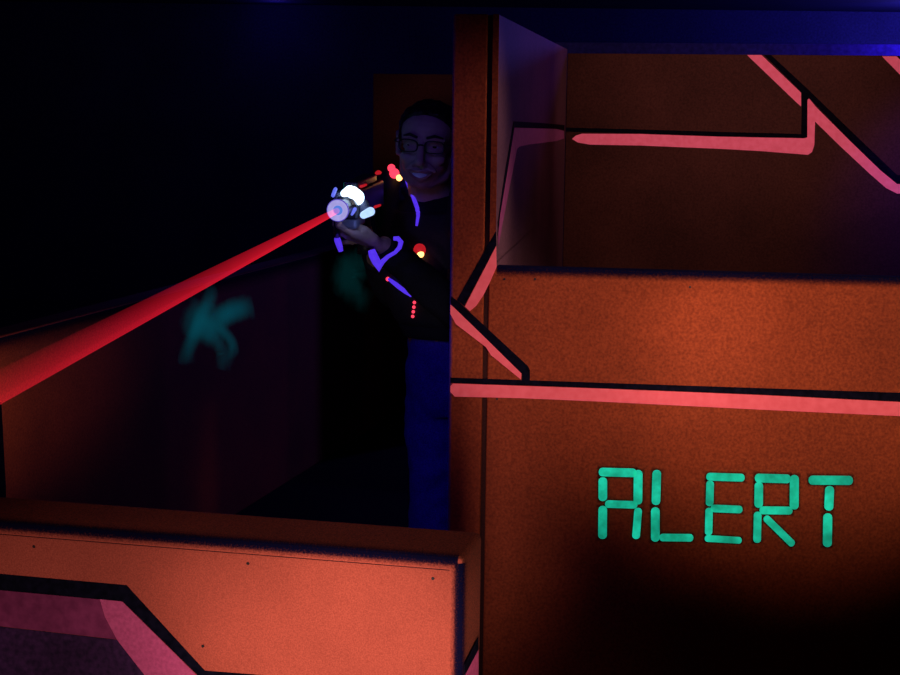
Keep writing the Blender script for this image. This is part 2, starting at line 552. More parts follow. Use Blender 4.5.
paint('black_outline', M['black'], [[(764, 55), (771, 55), (806, 87.5), (850, 130), (897, 175), (1320, 185), (1320, 192.5), (897, 183.5), (880, 169.5), (850, 140.5), (809, 98), (807.2, 100), (807, 137), (803.8, 137.9), (720, 136.2), (640, 133.5), (566, 131.5), (566, 127.5), (640, 129.5), (720, 131.8), (801.2, 134), (801.8, 92.5)]], **kw)
paint('black_outline', M['black'], [[(898, 56.3), (905, 56.3), (1022, 170), (1022, 177.5)]], **kw)

# ------------------------------------------------ wall beyond, its top rim in blue light
T_RIM = T_BACK + 0.62
zr = FR.front(780, 43.5, T_RIM)[1]
bm = bmesh.new()
prism(bm, FR, FR.front(552, 50, T_RIM)[0], FR.front(1330, 50, T_RIM)[0], T_RIM, T_RIM + 0.06, 0, zr, 0.006)
tag(link_bm('wall_beyond', bm, M['far']), 'dark blue wall whose top rim shows above the rear wall', kind='structure')

# dull panel behind the person's head
pz = at(410, 73, 8.2)
pl = at(373, 90, 8.2)
FP = Frame(373, 90, 8.2, 6.0)
bm = bmesh.new()
prism(bm, FP, 0, 1.05, 0, 0.04, 0, FP.front(410, 74)[1], 0.004)
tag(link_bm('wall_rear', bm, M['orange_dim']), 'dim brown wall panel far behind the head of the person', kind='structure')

# ------------------------------------------------ long low wall on the left running away
d_l = 4.4
PL0 = at(2, 336, d_l)
zl = PL0.z
ang = 90 - 16.0            # heading: 16 degrees right of straight ahead
FL = Frame(2, 336, d_l, 0)
FL.A = Vector((math.sin(R(16.0)), math.cos(R(16.0)), 0))
FL.B = Vector((-math.cos(R(16.0)), math.sin(R(16.0)), 0))
bm = bmesh.new()
prism(bm, FL, -1.2, 4.6, 0, 0.10, 0, zl, 0.006)
WL = link_bm('wall_left', bm, M['orange'])
tag(WL, 'long dark orange low wall on the left running away from the viewer', kind='structure')
print('left wall top', zl)
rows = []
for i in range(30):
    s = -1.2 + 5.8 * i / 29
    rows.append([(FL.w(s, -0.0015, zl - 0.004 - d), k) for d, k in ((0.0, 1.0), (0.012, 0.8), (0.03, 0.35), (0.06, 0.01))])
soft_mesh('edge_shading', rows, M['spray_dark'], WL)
paint('black_outline', M['black'], [[(-40, 402), (1, 402), (5.5, 487), (6, 540), (-40, 540)]], WL, FL)

# ================================================================== FOREGROUND BARRIER
FB = Frame(453, 565, 2.25, 12.4)
zB = FB.front(440, 556)[1]
sB1 = FB.front(463, 600)[0]
hb = hit(478, 531, Vector((0, 0, zB)), Vector((0, 0, 1))) - FB.p
thick = hb.dot(FB.B)
print('barrier top', zB, 'thick', thick, 'right', sB1, hb.dot(FB.A))
thick = max(0.10, min(0.2, thick))
sB0 = FB.front(-130, 560)[0]
root = empty('barrier', FB.w((sB0 + sB1) / 2, thick / 2, 0))
tag(root, 'low orange barrier in the foreground with rounded corner and black and magenta painted shape', 'barrier')
bm = bmesh.new()
vs = []
prism(bm, FB, sB0, sB1, 0, thick, 0.0, zB, 0.011, 4)
core = link_bm('panel', bm, M['orange_bar'], root, smooth=False)
# shade on the top and end face painted in as a darker orange
core.data.materials.append(M['orange_shaded'])
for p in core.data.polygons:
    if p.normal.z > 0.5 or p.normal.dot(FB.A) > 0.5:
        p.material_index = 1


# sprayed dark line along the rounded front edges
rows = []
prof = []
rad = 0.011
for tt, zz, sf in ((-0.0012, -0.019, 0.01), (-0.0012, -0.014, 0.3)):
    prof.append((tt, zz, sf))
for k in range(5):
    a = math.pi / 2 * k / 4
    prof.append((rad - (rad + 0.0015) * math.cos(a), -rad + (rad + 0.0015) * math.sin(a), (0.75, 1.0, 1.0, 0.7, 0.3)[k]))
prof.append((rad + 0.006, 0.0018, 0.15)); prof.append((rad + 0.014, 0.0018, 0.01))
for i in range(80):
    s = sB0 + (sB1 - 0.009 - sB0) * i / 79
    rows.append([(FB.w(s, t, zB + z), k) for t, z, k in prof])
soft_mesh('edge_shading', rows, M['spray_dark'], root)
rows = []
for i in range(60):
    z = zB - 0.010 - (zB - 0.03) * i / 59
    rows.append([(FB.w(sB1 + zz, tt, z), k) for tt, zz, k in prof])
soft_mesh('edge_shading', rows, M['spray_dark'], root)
# thin seam just under the top edge and along the right edge
bm = bmesh.new()
prism(bm, FB, sB0, sB1 - 0.022, -0.0008, 0.002, zB - 0.0222, zB - 0.0212)
link_bm('seam', bm, M['black'], root)
for u, v in ((248, 563.5), (433, 578.5), (203, 646), (34, 546.5)):
    s, z = FB.front(u, v)
    bm = bmesh.new()
    tube(bm, [FB.w(s, 0.001, z), FB.w(s, -0.0012, z)], [0.0028, 0.0024], 10)
    link_bm('screw', bm, M['screw'], root)
paint('black_outline', M['black'], [[(-90, 566), (0, 573.7), (126.7, 585), (205, 670.5), (250, 674), (330, 681), (330, 700), (215, 692), (122.7, 601), (0, 589.7), (-90, 581.5)]], root, FB)
paint('magenta_band', M['pink_bar'], [[(100, 599), (122.3, 601.3), (214, 692), (225, 705), (168, 705), (145, 675), (117, 639), (105, 616)]], root, FB)
paint('magenta_wash', M['pink_dim'], [[(-90, 582), (0, 590), (99.7, 599.2), (104.7, 616), (116.5, 639), (0, 625.7), (-90, 615)]], root, FB)
paint('purple_field', M['purple_dark'], [[(-90, 615.5), (0, 626.2), (117, 639.5), (145, 675.5), (167.5, 705), (-90, 705)]], root, FB)
bm = bmesh.new()
poly_side(bm, FB, [(477.6, 650), (477.6, 700), (463.8, 700), (463.8, 676)], sB1 + 0.0013)
link_bm('magenta_band', bm, M['pink_bar'], root)
bm = bmesh.new()
poly_side(bm, FB, [(477.6, 637), (477.6, 649.5), (463.8, 675.5), (463.8, 664)], sB1 + 0.0013)
link_bm('black_outline', bm, M['black'], root)

# ================================================================== ALERT LETTERING
c = FR.front(722, 510)
sign = empty('painted_sign', FR.w(c[0], -0.002, c[1]))
tag(sign, 'glowing teal word ALERT in segmented digital letters on the orange wall', 'sign')
LET = {
    'letter_A': (580, [(112, 130, 340, 136, 55), (137, 162, 137, 305, 56), (349, 118, 347, 325, 57), (150, 322, 345, 328, 48), (137, 333, 135, 532, 56), (350, 345, 335, 532, 50)]),
    'letter_L': (580, [(461, 118, 455, 328, 56), (452, 342, 452, 548, 56), (476, 523, 680, 525, 48)]),
    'letter_E': (580, [(757, 158, 988, 165, 50), (781, 182, 777, 335, 50), (783, 348, 975, 356, 48), (775, 345, 771, 510, 48), (748, 528, 970, 541, 42)]),
    'letter_R': (730, [(148, 166, 365, 172, 56), (173, 190, 171, 345, 55), (386, 148, 384, 355, 58), (176, 360, 375, 362, 50), (166, 368, 162, 555, 50), (207, 398, 382, 570, 46)]),
    'letter_T': (730, [(470, 179, 737, 181, 58), (598, 214, 591, 362, 58), (586, 378, 583, 580, 58)]),
}
for nm, (ox, segs) in LET.items():
    lt = empty(nm, (0, 0, 0))
    lt.parent = sign
    for (a, b, c_, d, w) in segs:
        px = (a / 6 + ox, b / 6 + 450, c_ / 6 + ox, d / 6 + 450)
        q = rounded_bar(*px, w / 6 * 0.93)
        # thin sprayed dark outline under the stroke
        p0, p1 = Vector(px[:2]), Vector(px[2:])
        dd = (p1 - p0).normalized(); nn = Vector((-dd.y, dd.x)); rows = []
        for f, k0 in ((-0.12, 0.0), (0.0, 0.55), (0.5, 0.6), (1.0, 0.55), (1.12, 0.0)):
            g = p0.lerp(p1, f) if 0 <= f <= 1 else (p0 - dd * 2.2 if f < 0 else p1 + dd * 2.2)
            row = []
            for x, k in ((-1.5, 0.0), (-1.0, 0.8), (0, 1.0), (1.0, 0.8), (1.5, 0.0)):
                s_, z_ = FR.front(*(g + nn * x * w / 12))
                row.append((FR.w(s_, -0.0007, z_), k * k0))
            rows.append(row)
        soft_mesh('outline', rows, M['spray_outline'], lt)
        bm = bmesh.new()
        poly_front(bm, FR, q, 0.0, 0.0022)
        for v in bm.verts:            # keep every stroke just clear of the wall skin
            v.co -= FR.B * 0.0012
        link_bm('segment', bm, M['teal'], lt)

# ================================================================== TEAL SPLASHES on the left wall
def stroke(pts, half, n=16, peak=1.0, fr=FL):
    """soft brush stroke through image points on the wall plane"""
    P = [Vector(p) for p in pts]
    rows = []
    for i in range(n):
        f = i / (n - 1) * (len(P) - 1)
        k = min(int(f), len(P) - 2); g = f - k
        p0 = P[max(k - 1, 0)]; p1 = P[k]; p2 = P[k + 1]; p3 = P[min(k + 2, len(P) - 1)]
        q = 0.5 * ((2 * p1) + (p2 - p0) * g + (2 * p0 - 5 * p1 + 4 * p2 - p3) * g * g + (3 * p1 - p0 - 3 * p2 + p3) * g ** 3)
        d = (p2 - p1).normalized(); nn = Vector((-d.y, d.x))
        e = math.sin(math.pi * (i + 0.1) / (n - 0.8)) ** 1.15
        row = []
        for j in range(11):
            x = (j / 5 - 1)
            pt = q + nn * x * half * 1.3
            s, z = fr.front(pt.x, pt.y)
            row.append((fr.w(s, -0.003, z), 0.82 * peak * e * max(0.0, 1 - x * x) ** 1.8))
        rows.append(row)
    return rows


def splash(name, strokes, mat, label, group=None):
    """all strokes of one mark in one mesh, stacked a hair apart"""
    vs, soft, fs = [], [], []
    cen = None
    for si, (pts, half, peak) in enumerate(strokes):
        rows = stroke(pts, half, peak=peak)
        n = 11; base = len(vs)
        for r in rows:
            for p, k in r:
                vs.append(p - FL.B * 0.0008 * si); soft.append(k)
        for i in range(len(rows) - 1):
            for j in range(n - 1):
                a = base + i * n + j
                fs.append((a, a + 1, a + n + 1, a + n))
    cen = sum(vs, Vector()) / len(vs)
    me = bpy.data.meshes.new(name)
    me.from_pydata([tuple(v - cen) for v in vs], [], fs)
    a_ = me.attributes.new('soft', 'FLOAT', 'POINT'); a_.data.foreach_set('value', soft)
    me.materials.append(mat)
    o = bpy.data.objects.new(name, me); COL.objects.link(o); o.location = cen
    return tag(o, label, 'paint mark')


splash('paint_mark', [
    ([(213, 283), (207, 303), (198, 324), (190, 342), (185, 366)], 7.5, 0.85),
    ([(205, 300), (196, 322), (192, 340)], 14, 0.6),
    ([(253, 306), (243, 308), (228, 313), (214, 321), (200, 338)], 11, 0.85),
    ([(200, 318), (216, 327), (228, 338), (233, 349), (232, 360)], 5.5, 0.6),
    ([(212, 330), (222, 345), (226, 354), (222, 371)], 10, 0.22),
    ([(190, 322), (206, 330), (226, 334)], 15, 0.5),
], M['splash'], 'bright teal splash of paint on the dark left wall below the red beam')
splash('paint_mark', [
    ([(371, 252), (356, 258), (345, 270), (346, 283), (360, 296), (376, 300)], 13, 0.5),
    ([(362, 258), (350, 272), (352, 296)], 16, 0.35),
], M['splash_dim'], 'faint teal smear of paint on the dark wall beside the person, under the gun')

# ================================================================== PERSON
PR = empty('person', (-0.02, 4.0, 0))
tag(PR, 'smiling person in glasses, black vest and jeans aiming laser gun beside orange post', 'person')
YAW = R(-20)     # trunk turned towards the viewer's left
HEAD = Vector((-0.063, 3.905, 1.588))
HM = Matrix.Rotation(R(-9), 3, 'Z') @ Matrix.Rotation(R(4), 3, 'Y') @ Matrix.Rotation(R(3), 3, 'X') @ Matrix.Diagonal((1, 1, 0.93))


def hp(x, y, z):
    """head frame: x to the viewer's right, y out of the face, z up, origin between the ears at eye height"""
    return HEAD + HM @ Vector((x, -y, z))


sR, eR, wR, hR = Vector((-0.185, 4.03, 1.425)), Vector((-0.160, 4.13, 1.175)), Vector((-0.196, 3.875, 1.295)), Vector((-0.203, 3.80, 1.335))
sL, eL, wL, hL = Vector((0.085, 3.915, 1.405)), Vector((0.02, 3.775, 1.165)), Vector((-0.165, 3.655, 1.345)), Vector((-0.225, 3.60, 1.385))
hipR, knR, anR = Vector((-0.040, 4.03, 0.90)), Vector((-0.034, 3.985, 0.50)), Vector((-0.036, 4.05, 0.085))
hipL, knL, anL = Vector((0.080, 3.99, 0.90)), Vector((0.088, 3.96, 0.50)), Vector((0.088, 4.01, 0.085))
G_DIR = (at(0, 384, 1.72) - at(337, 211, 3.45)).normalized()     # line of the gun and its beam
MUZ = at(337.5, 210.5, 3.45)


def gp(back, side=0.0, up=0.0):
    s_ = G_DIR.cross(Vector((0, 0, 1))).normalized()      # to the viewer's left of the gun
    u_ = s_.cross(G_DIR).normalized()
    return MUZ - G_DIR * back - s_ * side + u_ * up


def head_parts(bm):
    ball(bm, hp(0, -0.018, 0.030), (0.074, 0.096, 0.080), 28, HM)       # skull
    ball(bm, hp(0, 0.030, 0.035), (0.066, 0.058, 0.062), 24, HM)       # forehead
    ball(bm, hp(0, 0.030, -0.045), (0.060, 0.058, 0.060), 24, HM)      # middle of the face
    ball(bm, hp(0, 0.036, -0.078), (0.046, 0.048, 0.042), 22, HM)      # jaw
    ball(bm, hp(0, 0.062, -0.100), (0.024, 0.022, 0.019), 18, HM)      # chin
    for s in (-1, 1):
        limb(bm, [hp(s * 0.060, -0.01, -0.045), hp(s * 0.050, 0.02, -0.085), hp(s * 0.020, 0.055, -0.104)], [0.014, 0.015, 0.014], 12)
        ball(bm, hp(s * 0.040, 0.066, -0.034), (0.020, 0.016, 0.017), 16, HM)   # cheek lifted by the smile
        limb(bm, [hp(s * 0.012, 0.086, 0.021), hp(s * 0.030, 0.084, 0.025), hp(s * 0.050, 0.066, 0.020)], [0.0085, 0.0085, 0.008], 12)  # brow
        limb(bm, [hp(s * 0.016, 0.076, 0.010), hp(s * 0.033, 0.0785, 0.0100), hp(s * 0.048, 0.062, 0.006)], [0.006, 0.0075, 0.006], 10)  # upper lid
        limb(bm, [hp(s * 0.016, 0.074, -0.008), hp(s * 0.033, 0.0775, -0.0100), hp(s * 0.048, 0.062, -0.006)], [0.006, 0.006, 0.006], 10)  # lower lid
        ball(bm, hp(s * 0.0105, 0.094, -0.047), (0.0085, 0.011, 0.0085), 14, HM)  # nostril wing
        limb(bm, [hp(s * 0.020, 0.088, -0.050), hp(s * 0.036, 0.080, -0.066)], [0.006, 0.006], 10)   # smile fold
        # ear
        ball(bm, hp(s * 0.079, -0.012, -0.008), (0.008, 0.017, 0.030), 16, HM)
        limb(bm, [hp(s * 0.080, 0.000, 0.014), hp(s * 0.085, -0.018, 0.024), hp(s * 0.086, -0.030, 0.006), hp(s * 0.082, -0.018, -0.020), hp(s * 0.078, -0.004, -0.034)], [0.005] * 4 + [0.0065], 10)
    limb(bm, [hp(0, 0.086, 0.014), hp(0, 0.098, -0.014), hp(0, 0.108, -0.040)], [0.0085, 0.009, 0.0125], 16)   # nose
    limb(bm, [hp(-0.028, 0.080, -0.067), hp(-0.012, 0.093, -0.068), hp(0, 0.095, -0.0665), hp(0.012, 0.093, -0.068), hp(0.028, 0.080, -0.067)], [0.004, 0.0055, 0.0055, 0.0055, 0.004], 10)
    limb(bm, [hp(-0.028, 0.080, -0.069), hp(-0.015, 0.087, -0.0870), hp(0, 0.089, -0.0905), hp(0.015, 0.087, -0.0870), hp(0.028, 0.080, -0.069)], [0.004, 0.006, 0.007, 0.006, 0.004], 10)
    limb(bm, [hp(0, -0.035, -0.05), hp(0.0, -0.035, -0.10), Vector((-0.045, 3.965, 1.42))], [0.058, 0.056, 0.064], 20)     # neck


def hand_parts(bm, wrist, palm_c, fwd, out, wrap, curl_at, thumb_side=1, grip_r=0.02):
    """palm from the wrist to the knuckles; four fingers curl round 'wrap' axis, thumb leaves the side near the base.
    fwd: wrist to knuckles, out: back of the hand, side = across the knuckles"""
    fwd = fwd.normalized(); out = (out - fwd * out.dot(fwd)).normalized(); side = fwd.cross(out) * thumb_side
    # palm: row of four metacarpals fused together
    for k in range(4):
        o = side * (0.027 - 0.018 * k)
        limb(bm, [wrist + o * 0.55, palm_c + o + fwd * 0.034], [0.015, 0.0120 - 0.0006 * k], 12)
    ln = [0.040, 0.044, 0.041, 0.033]
    for k in range(4):
        o = side * (0.029 - 0.0192 * k)
        p = palm_c + o + fwd * 0.036
        pts = [p]
        a = R(curl_at + 4 * k)
        for L_, r in ((ln[k], 0), (ln[k] * 0.68, 1), (ln[k] * 0.55, 2)):
            d = fwd * math.cos(a) - out * math.sin(a)
            p = p + d * L_
            pts.append(p)
            a += R(62 if r == 0 else 48)
        limb(bm, pts, [0.0098 - 0.0004 * k, 0.0088 - 0.0004 * k, 0.0080 - 0.0004 * k, 0.0068], 10)
    b = wrist + side * 0.020 + fwd * 0.020
    limb(bm, [b, b + side * 0.026 + fwd * 0.020 - out * 0.012, b + side * 0.034 + fwd * 0.046 - out * 0.030, b + side * 0.022 + fwd * 0.066 - out * 0.040], [0.016, 0.0125, 0.0105, 0.0082], 12)


# body: one continuous skin from head to feet
bm = bmesh.new()
head_parts(bm)
trunk = [((-0.045, 3.965, 1.425), 0.075, 0.060, YAW), ((-0.045, 3.97, 1.39), 0.135, 0.080, YAW), ((-0.040, 3.975, 1.30), 0.150, 0.100, YAW), ((-0.02, 3.99, 1.16), 0.125, 0.092, YAW), ((0.010, 4.005, 1.05), 0.122, 0.088, YAW), ((0.02, 4.01, 0.93), 0.128, 0.098, YAW), ((0.02, 4.01, 0.86), 0.095, 0.08, YAW)]
loft(bm, trunk)
limb(bm, [sR, (sR + eR) / 2, eR, eR.lerp(wR, 0.35), wR], [0.048, 0.044, 0.036, 0.037, 0.025])
limb(bm, [sL, (sL + eL) / 2, eL, eL.lerp(wL, 0.35), wL], [0.048, 0.044, 0.036, 0.037, 0.025])
limb(bm, [hipR, hipR.lerp(knR, 0.5), knR, knR.lerp(anR, 0.35), anR], [0.074, 0.066, 0.050, 0.048, 0.033])
limb(bm, [hipL, hipL.lerp(knL, 0.5), knL, knL.lerp(anL, 0.35), anL], [0.070, 0.066, 0.050, 0.048, 0.033])
for a_ in (anR, anL):
    limb(bm, [a_ + Vector((0, 0.015, -0.03)), a_ + Vector((-0.03, -0.08, -0.045)), a_ + Vector((-0.05, -0.15, -0.058))], [0.036, 0.030, 0.020])
grip_ax = (gp(0.285, 0, -0.12) - gp(0.285, 0, 0)).normalized()
hand_parts(bm, wR, gp(0.325, 0.0, -0.085), gp(0.27, 0.02, -0.080) - gp(0.345, 0.02, -0.09), Vector((1, -0.1, 0.1)), None, 20, 1)
hand_parts(bm, wL, gp(0.155, 0.028, -0.078), Vector((-0.95, -0.35, 0.10)), Vector((0.05, -0.15, -1.0)), None, 25, 1)
body = fuse(bm, 0.0032, 3, 0.45)
ztop = max(v.co.z for v in body.verts)
print('body faces', len(body.faces), 'top', ztop)
body_o = link_bm('body', body, M['skin'], PR, smooth=True)

# hair: cap over the skull with a clean hairline
bm = bmesh.new()
ball(bm, hp(0, -0.018, 0.036), (0.080, 0.101, 0.083), 32, HM)
ball(bm, hp(0, 0.016, 0.074), (0.062, 0.068, 0.034), 24, HM)
hair = fuse(bm, 0.004, 2)
cut(hair, hp(0, 0.050, 0.062), HM @ Vector((0, -0.72, -0.70)))
cut(hair, hp(0, -0.04, -0.055), HM @ Vector((0, -0.25, -0.95)))
wrinkle(hair, 0.006, 70, (1, 1, 0.6))
link_bm('hair', hair, M['hair'], PR, smooth=True)
# brows, eyes, mouth
for s in (-1, 1):
    bm = bmesh.new()
    limb(bm, [hp(s * 0.014, 0.0935, 0.024), hp(s * 0.032, 0.0915, 0.030), hp(s * 0.050, 0.0735, 0.024)], [0.0035, 0.0042, 0.0025], 8)
    link_bm('eyebrow', bm, M['hair'], PR, smooth=True)
    bm = bmesh.new(); ball(bm, hp(s * 0.032, 0.0665, 0.0005), 0.0122, 18)
    e = link_bm('eye', bm, M['eye'], PR, smooth=True)
    bm = bmesh.new(); ball(bm, hp(s * 0.032 - 0.001, 0.0757, 0.0005), (0.0066, 0.0040, 0.0066), 14, HM)
    link_bm('iris', bm, M['iris'], e, smooth=True)
bm = bmesh.new()
top_, bot_ = [], []
for k in range(13):
    f = k / 12 * 2 - 1
    x = f * 0.030
    yy = 0.0945 - 0.0125 * f * f
    top_.append(bm.verts.new(hp(x, yy, -0.0700 - 0.000 * abs(f))))
    bot_.append(bm.verts.new(hp(x, yy - 0.0005, -0.0705 - 0.0165 * (1 - f * f))))
for k in range(12):
    bm.faces.new((top_[k], top_[k + 1], bot_[k + 1], bot_[k]))
link_bm('teeth', bm, M['teeth'], PR)
for z_, cz, r_ in ((0, -0.0672, 0.0030), (1, -0.084, 0.0036)):
    bm = bmesh.new()
    pts = []
    for k in range(9):
        f = k / 8 * 2 - 1
        pts.append(hp(f * 0.0325, (0.0975 if not z_ else 0.0945) - 0.0145 * f * f, (-0.0680 - 0.0005 * (1 - f * f)) if not z_ else (-0.0690 - 0.0200 * (1 - f * f))))
    tube(bm, pts, [0.0012] + [r_] * 7 + [0.0012], 8)
    link_bm('lip', bm, M['lip'], PR, smooth=True)
# glasses
gl = empty('glasses', (0, 0, 0)); gl.parent = PR


def lens_outline(s, n=24):
    out = []
    for k in range(n):
        a = 2 * math.pi * k / n
        x = 0.0245 * math.copysign(abs(math.cos(a)) ** 0.65, math.cos(a)); z = 0.0165 * math.copysign(abs(math.sin(a)) ** 0.65, math.sin(a))
        out.append(hp(s * 0.0335 + x, 0.1015 - 0.0065 * abs((s * 0.0335 + x) / 0.05) ** 2, 0.000 + z))
    return out


for s in (-1, 1):
    bm = bmesh.new(); o_ = lens_outline(s); tube(bm, o_ + [o_[0]], 0.0019, 6, False)
    rim = link_bm('rim', bm, M['frame'], gl, smooth=True)
    bm = bmesh.new(); bm.faces.new([bm.verts.new(p) for p in lens_outline(s)])
    link_bm('lens', bm, M['lens'], gl)
    bm = bmesh.new(); tube(bm, [hp(s * 0.058, 0.092, 0.006), hp(s * 0.0725, 0.078, 0.008), hp(s * 0.0765, 0.02, 0.010), hp(s * 0.0775, -0.02, 0.004)], 0.0020, 6)
    link_bm('temple', bm, M['frame'], gl, smooth=True)
bm = bmesh.new(); tube(bm, [hp(-0.010, 0.101, 0.003), hp(0, 0.107, 0.006), hp(0.010, 0.101, 0.003)], 0.0019, 6)
link_bm('bridge', bm, M['frame'], gl, smooth=True)

# dark jacket
bm = bmesh.new()
loft(bm, [((-0.045, 3.968, 1.452), 0.066, 0.064, YAW), ((-0.045, 3.968, 1.425), 0.095, 0.074, YAW), ((-0.045, 3.972, 1.40), 0.142, 0.090, YAW), ((-0.040, 3.975, 1.30), 0.158, 0.112, YAW), ((-0.02, 3.99, 1.16), 0.136, 0.106, YAW), ((0.012, 4.005, 1.05), 0.134, 0.104, YAW), ((0.012, 4.005, 1.02), 0.120, 0.092, YAW)])
limb(bm, [sR, (sR + eR) / 2, eR, eR.lerp(wR, 0.4), wR], [0.060, 0.056, 0.049, 0.047, 0.036])
limb(bm, [sL, (sL + eL) / 2, eL, eL.lerp(wL, 0.4), wL], [0.056, 0.054, 0.049, 0.047, 0.036])
jk = fuse(bm, 0.006, 3)
wrinkle(jk, 0.005, 22, (1, 1, 1.6))
cut(jk, wR, (wR - eR).normalized(), 0.09)
cut(jk, wL, (wL - eL).normalized(), 0.09)
cut(jk, (0, 4, 1.072), (0, 0, -1))
jk_bvh = BVHTree.FromBMesh(jk)
link_bm('jacket', jk, M['jacket'], PR, smooth=True)

# jeans
bm = bmesh.new()
loft(bm, [((0.008, 4.005, 1.09), 0.117, 0.093, YAW), ((0.014, 4.008, 1.0), 0.132, 0.106, YAW), ((0.02, 4.01, 0.92), 0.136, 0.108, YAW), ((0.02, 4.01, 0.86), 0.110, 0.092, YAW)])
limb(bm, [hipR, hipR.lerp(knR, 0.5), knR, knR.lerp(anR, 0.4), anR + Vector((0, 0, -0.06))], [0.084, 0.078, 0.066, 0.066, 0.060])
limb(bm, [hipL, hipL.lerp(knL, 0.5), knL, knL.lerp(anL, 0.4), anL + Vector((0, 0, -0.06))], [0.078, 0.076, 0.066, 0.066, 0.060])
jn = fuse(bm, 0.007, 3)
wrinkle(jn, 0.010, 13, (1, 1, 1.4)); wrinkle(jn, 0.004, 40, (1, 1, 0.8))
cut(jn, (0, 4, 0.045), (0, 0, -1))
cut(jn, (0, 4, 1.082), (0, 0, 1))
link_bm('jeans', jn, M['jeans'], PR, smooth=True)
for a_ in (anR, anL):
    bm = bmesh.new()
    limb(bm, [a_ + Vector((0.01, 0.03, -0.035)), a_ + Vector((-0.03, -0.08, -0.04)), a_ + Vector((-0.055, -0.16, -0.050))], [0.046, 0.043, 0.034])
    sh = fuse(bm, 0.006, 3); cut(sh, (0, 4, 0.004), (0, 0, -1))
    link_bm('shoe', sh, M['shoe'], PR, smooth=True)

# vest: padded shell with shoulder pads and a chest plate
vest_bm = bmesh.new()
loft(vest_bm, [((-0.045, 3.972, 1.41), 0.136, 0.100, YAW), ((-0.042, 3.975, 1.36), 0.158, 0.118, YAW), ((-0.040, 3.978, 1.28), 0.166, 0.130, YAW), ((-0.025, 3.988, 1.18), 0.152, 0.124, YAW), ((-0.008, 3.998, 1.12), 0.144, 0.116, YAW), ((-0.004, 4.00, 1.105), 0.136, 0.108, YAW)])
ca, sa = math.cos(YAW), math.sin(YAW)
lat = Vector((ca, sa, 0)); fw = Vector((sa, -ca, 0))
cc = Vector((-0.042, 3.975, 1.40))
for s in (-1, 1):
    k_ = 0.108 if s < 0 else 0.088
    up_ = 0.036 if s < 0 else 0.0
    limb(vest_bm, [cc + lat * s * k_ + fw * 0.085 + Vector((0, 0, -0.03)), cc + lat * s * k_ + fw * 0.055 + Vector((0, 0, 0.055 + up_)), cc + lat * s * k_ - fw * 0.03 + Vector((0, 0, 0.06 + up_)), cc + lat * s * k_ - fw * 0.08 + Vector((0, 0, -0.02))], [0.030, 0.030, 0.030, 0.030])
for s in (-1,):
    ball(vest_bm, cc + lat * s * 0.155 + Vector((0, 0, 0.072)), (0.045, 0.058, 0.032), 18)
ball(vest_bm, cc + fw * 0.105 + Vector((0, 0, -0.12)), (0.085, 0.035, 0.080), 20, Matrix.Rotation(YAW, 3, 'Z'))
vb = fuse(vest_bm, 0.006, 3)
vest_bvh = BVHTree.FromBMesh(vb)
vest = link_bm('vest', vb, M['vest'], PR, smooth=True)


def on_vest(u, v, lift=0.0, depth=3.87):
    d = ray(u, v)
    best = None
    for bv in (vest_bvh, jk_bvh):
        r = bv.ray_cast(CAM, d)
        if r[0] is not None and (r[0] - CAM).y > 3.84 and (best is None or r[3] < best[3]):
            best = r
    p, n = (best[0], best[1]) if best else (None, None)
    if p is None:
        p = at(u, v, depth); n = -d
        q = vest_bvh.find_nearest(p)
        p = q[0]; n = q[1]
    return p + n * lift, n


def curve_on_vest(pts, half):
    P = []
    for (a, b), (c_, d) in zip(pts, pts[1:]):
        for k in range(5):
            P.append((a + (c_ - a) * k / 5, b + (d - b) * k / 5))
    P.append(pts[-1])
    w = [on_vest(u, v, half * 0.5)[0] for u, v in P]
    bm = bmesh.new()
    n = len(w)
    tube(bm, w, [half * (0.55 + 0.45 * math.sin(math.pi * (i + 0.6) / (n + 0.2))) for i in range(n)], 8)
    return bm


link_bm('piping', curve_on_vest([(405, 180), (409, 188), (414, 198), (417.5, 208), (418.5, 216), (417, 226)], 0.0055), M['uv_trim'], vest, smooth=True)
link_bm('piping', curve_on_vest([(389.5, 278.5), (397, 284), (405, 290), (412, 295.5)], 0.0066), M['uv_trim'], vest, smooth=True)


def led(u, v, r, mat, name='light', lift=0.004, parent=None):
    p, n = on_vest(u, v, lift)
    bm = bmesh.new(); ball(bm, p, r, 14)
    return link_bm(name, bm, mat, parent or vest, smooth=True), p, n


lamps = []
# shoulder light: red lens with a hot bulb
for (u, v, r, m_) in ((391, 170, 0.0105, 'red_led'), (393.5, 174.5, 0.0135, 'red_led')):
    led(u, v, r, M[m_], 'red_light', 0.006)
o, p, n = led(396.3, 179, 0.0085, M['hot_led'], 'bulb', 0.016); lamps.append((p, n, 0.8))
led(378.5, 174, 0.010, M['red_dim'], 'red_light', 0.0)
# chest light: red lens enlarged to stand in for its glow halo
led(420, 250, 0.0165, M['red_dim'], 'red_light', 0.003)
o, p, n = led(421.8, 254.5, 0.0090, M['hot_led'], 'bulb', 0.010); lamps.append((p, n, 0.8))
led(419.8, 260.5, 0.0055, M['hot_led'], 'bulb', 0.008)
led(387, 278, 0.0058, M['red_led'], 'red_light', 0.004)
for k in range(4):
    led(414.8 - 0.5 * k, 302 + 4.6 * k, 0.0044, M['red_led'], 'red_light', 0.003)

# ================================================================== TOY LASER GUN
gun = empty('toy_laser_gun', gp(0.20, 0, 0))
tag(gun, 'dark toy laser gun with glowing blue white lights held by the person', 'toy gun')
s_ax = G_DIR.cross(Vector((0, 0, 1))).normalized()
u_ax = s_ax.cross(G_DIR).normalized()


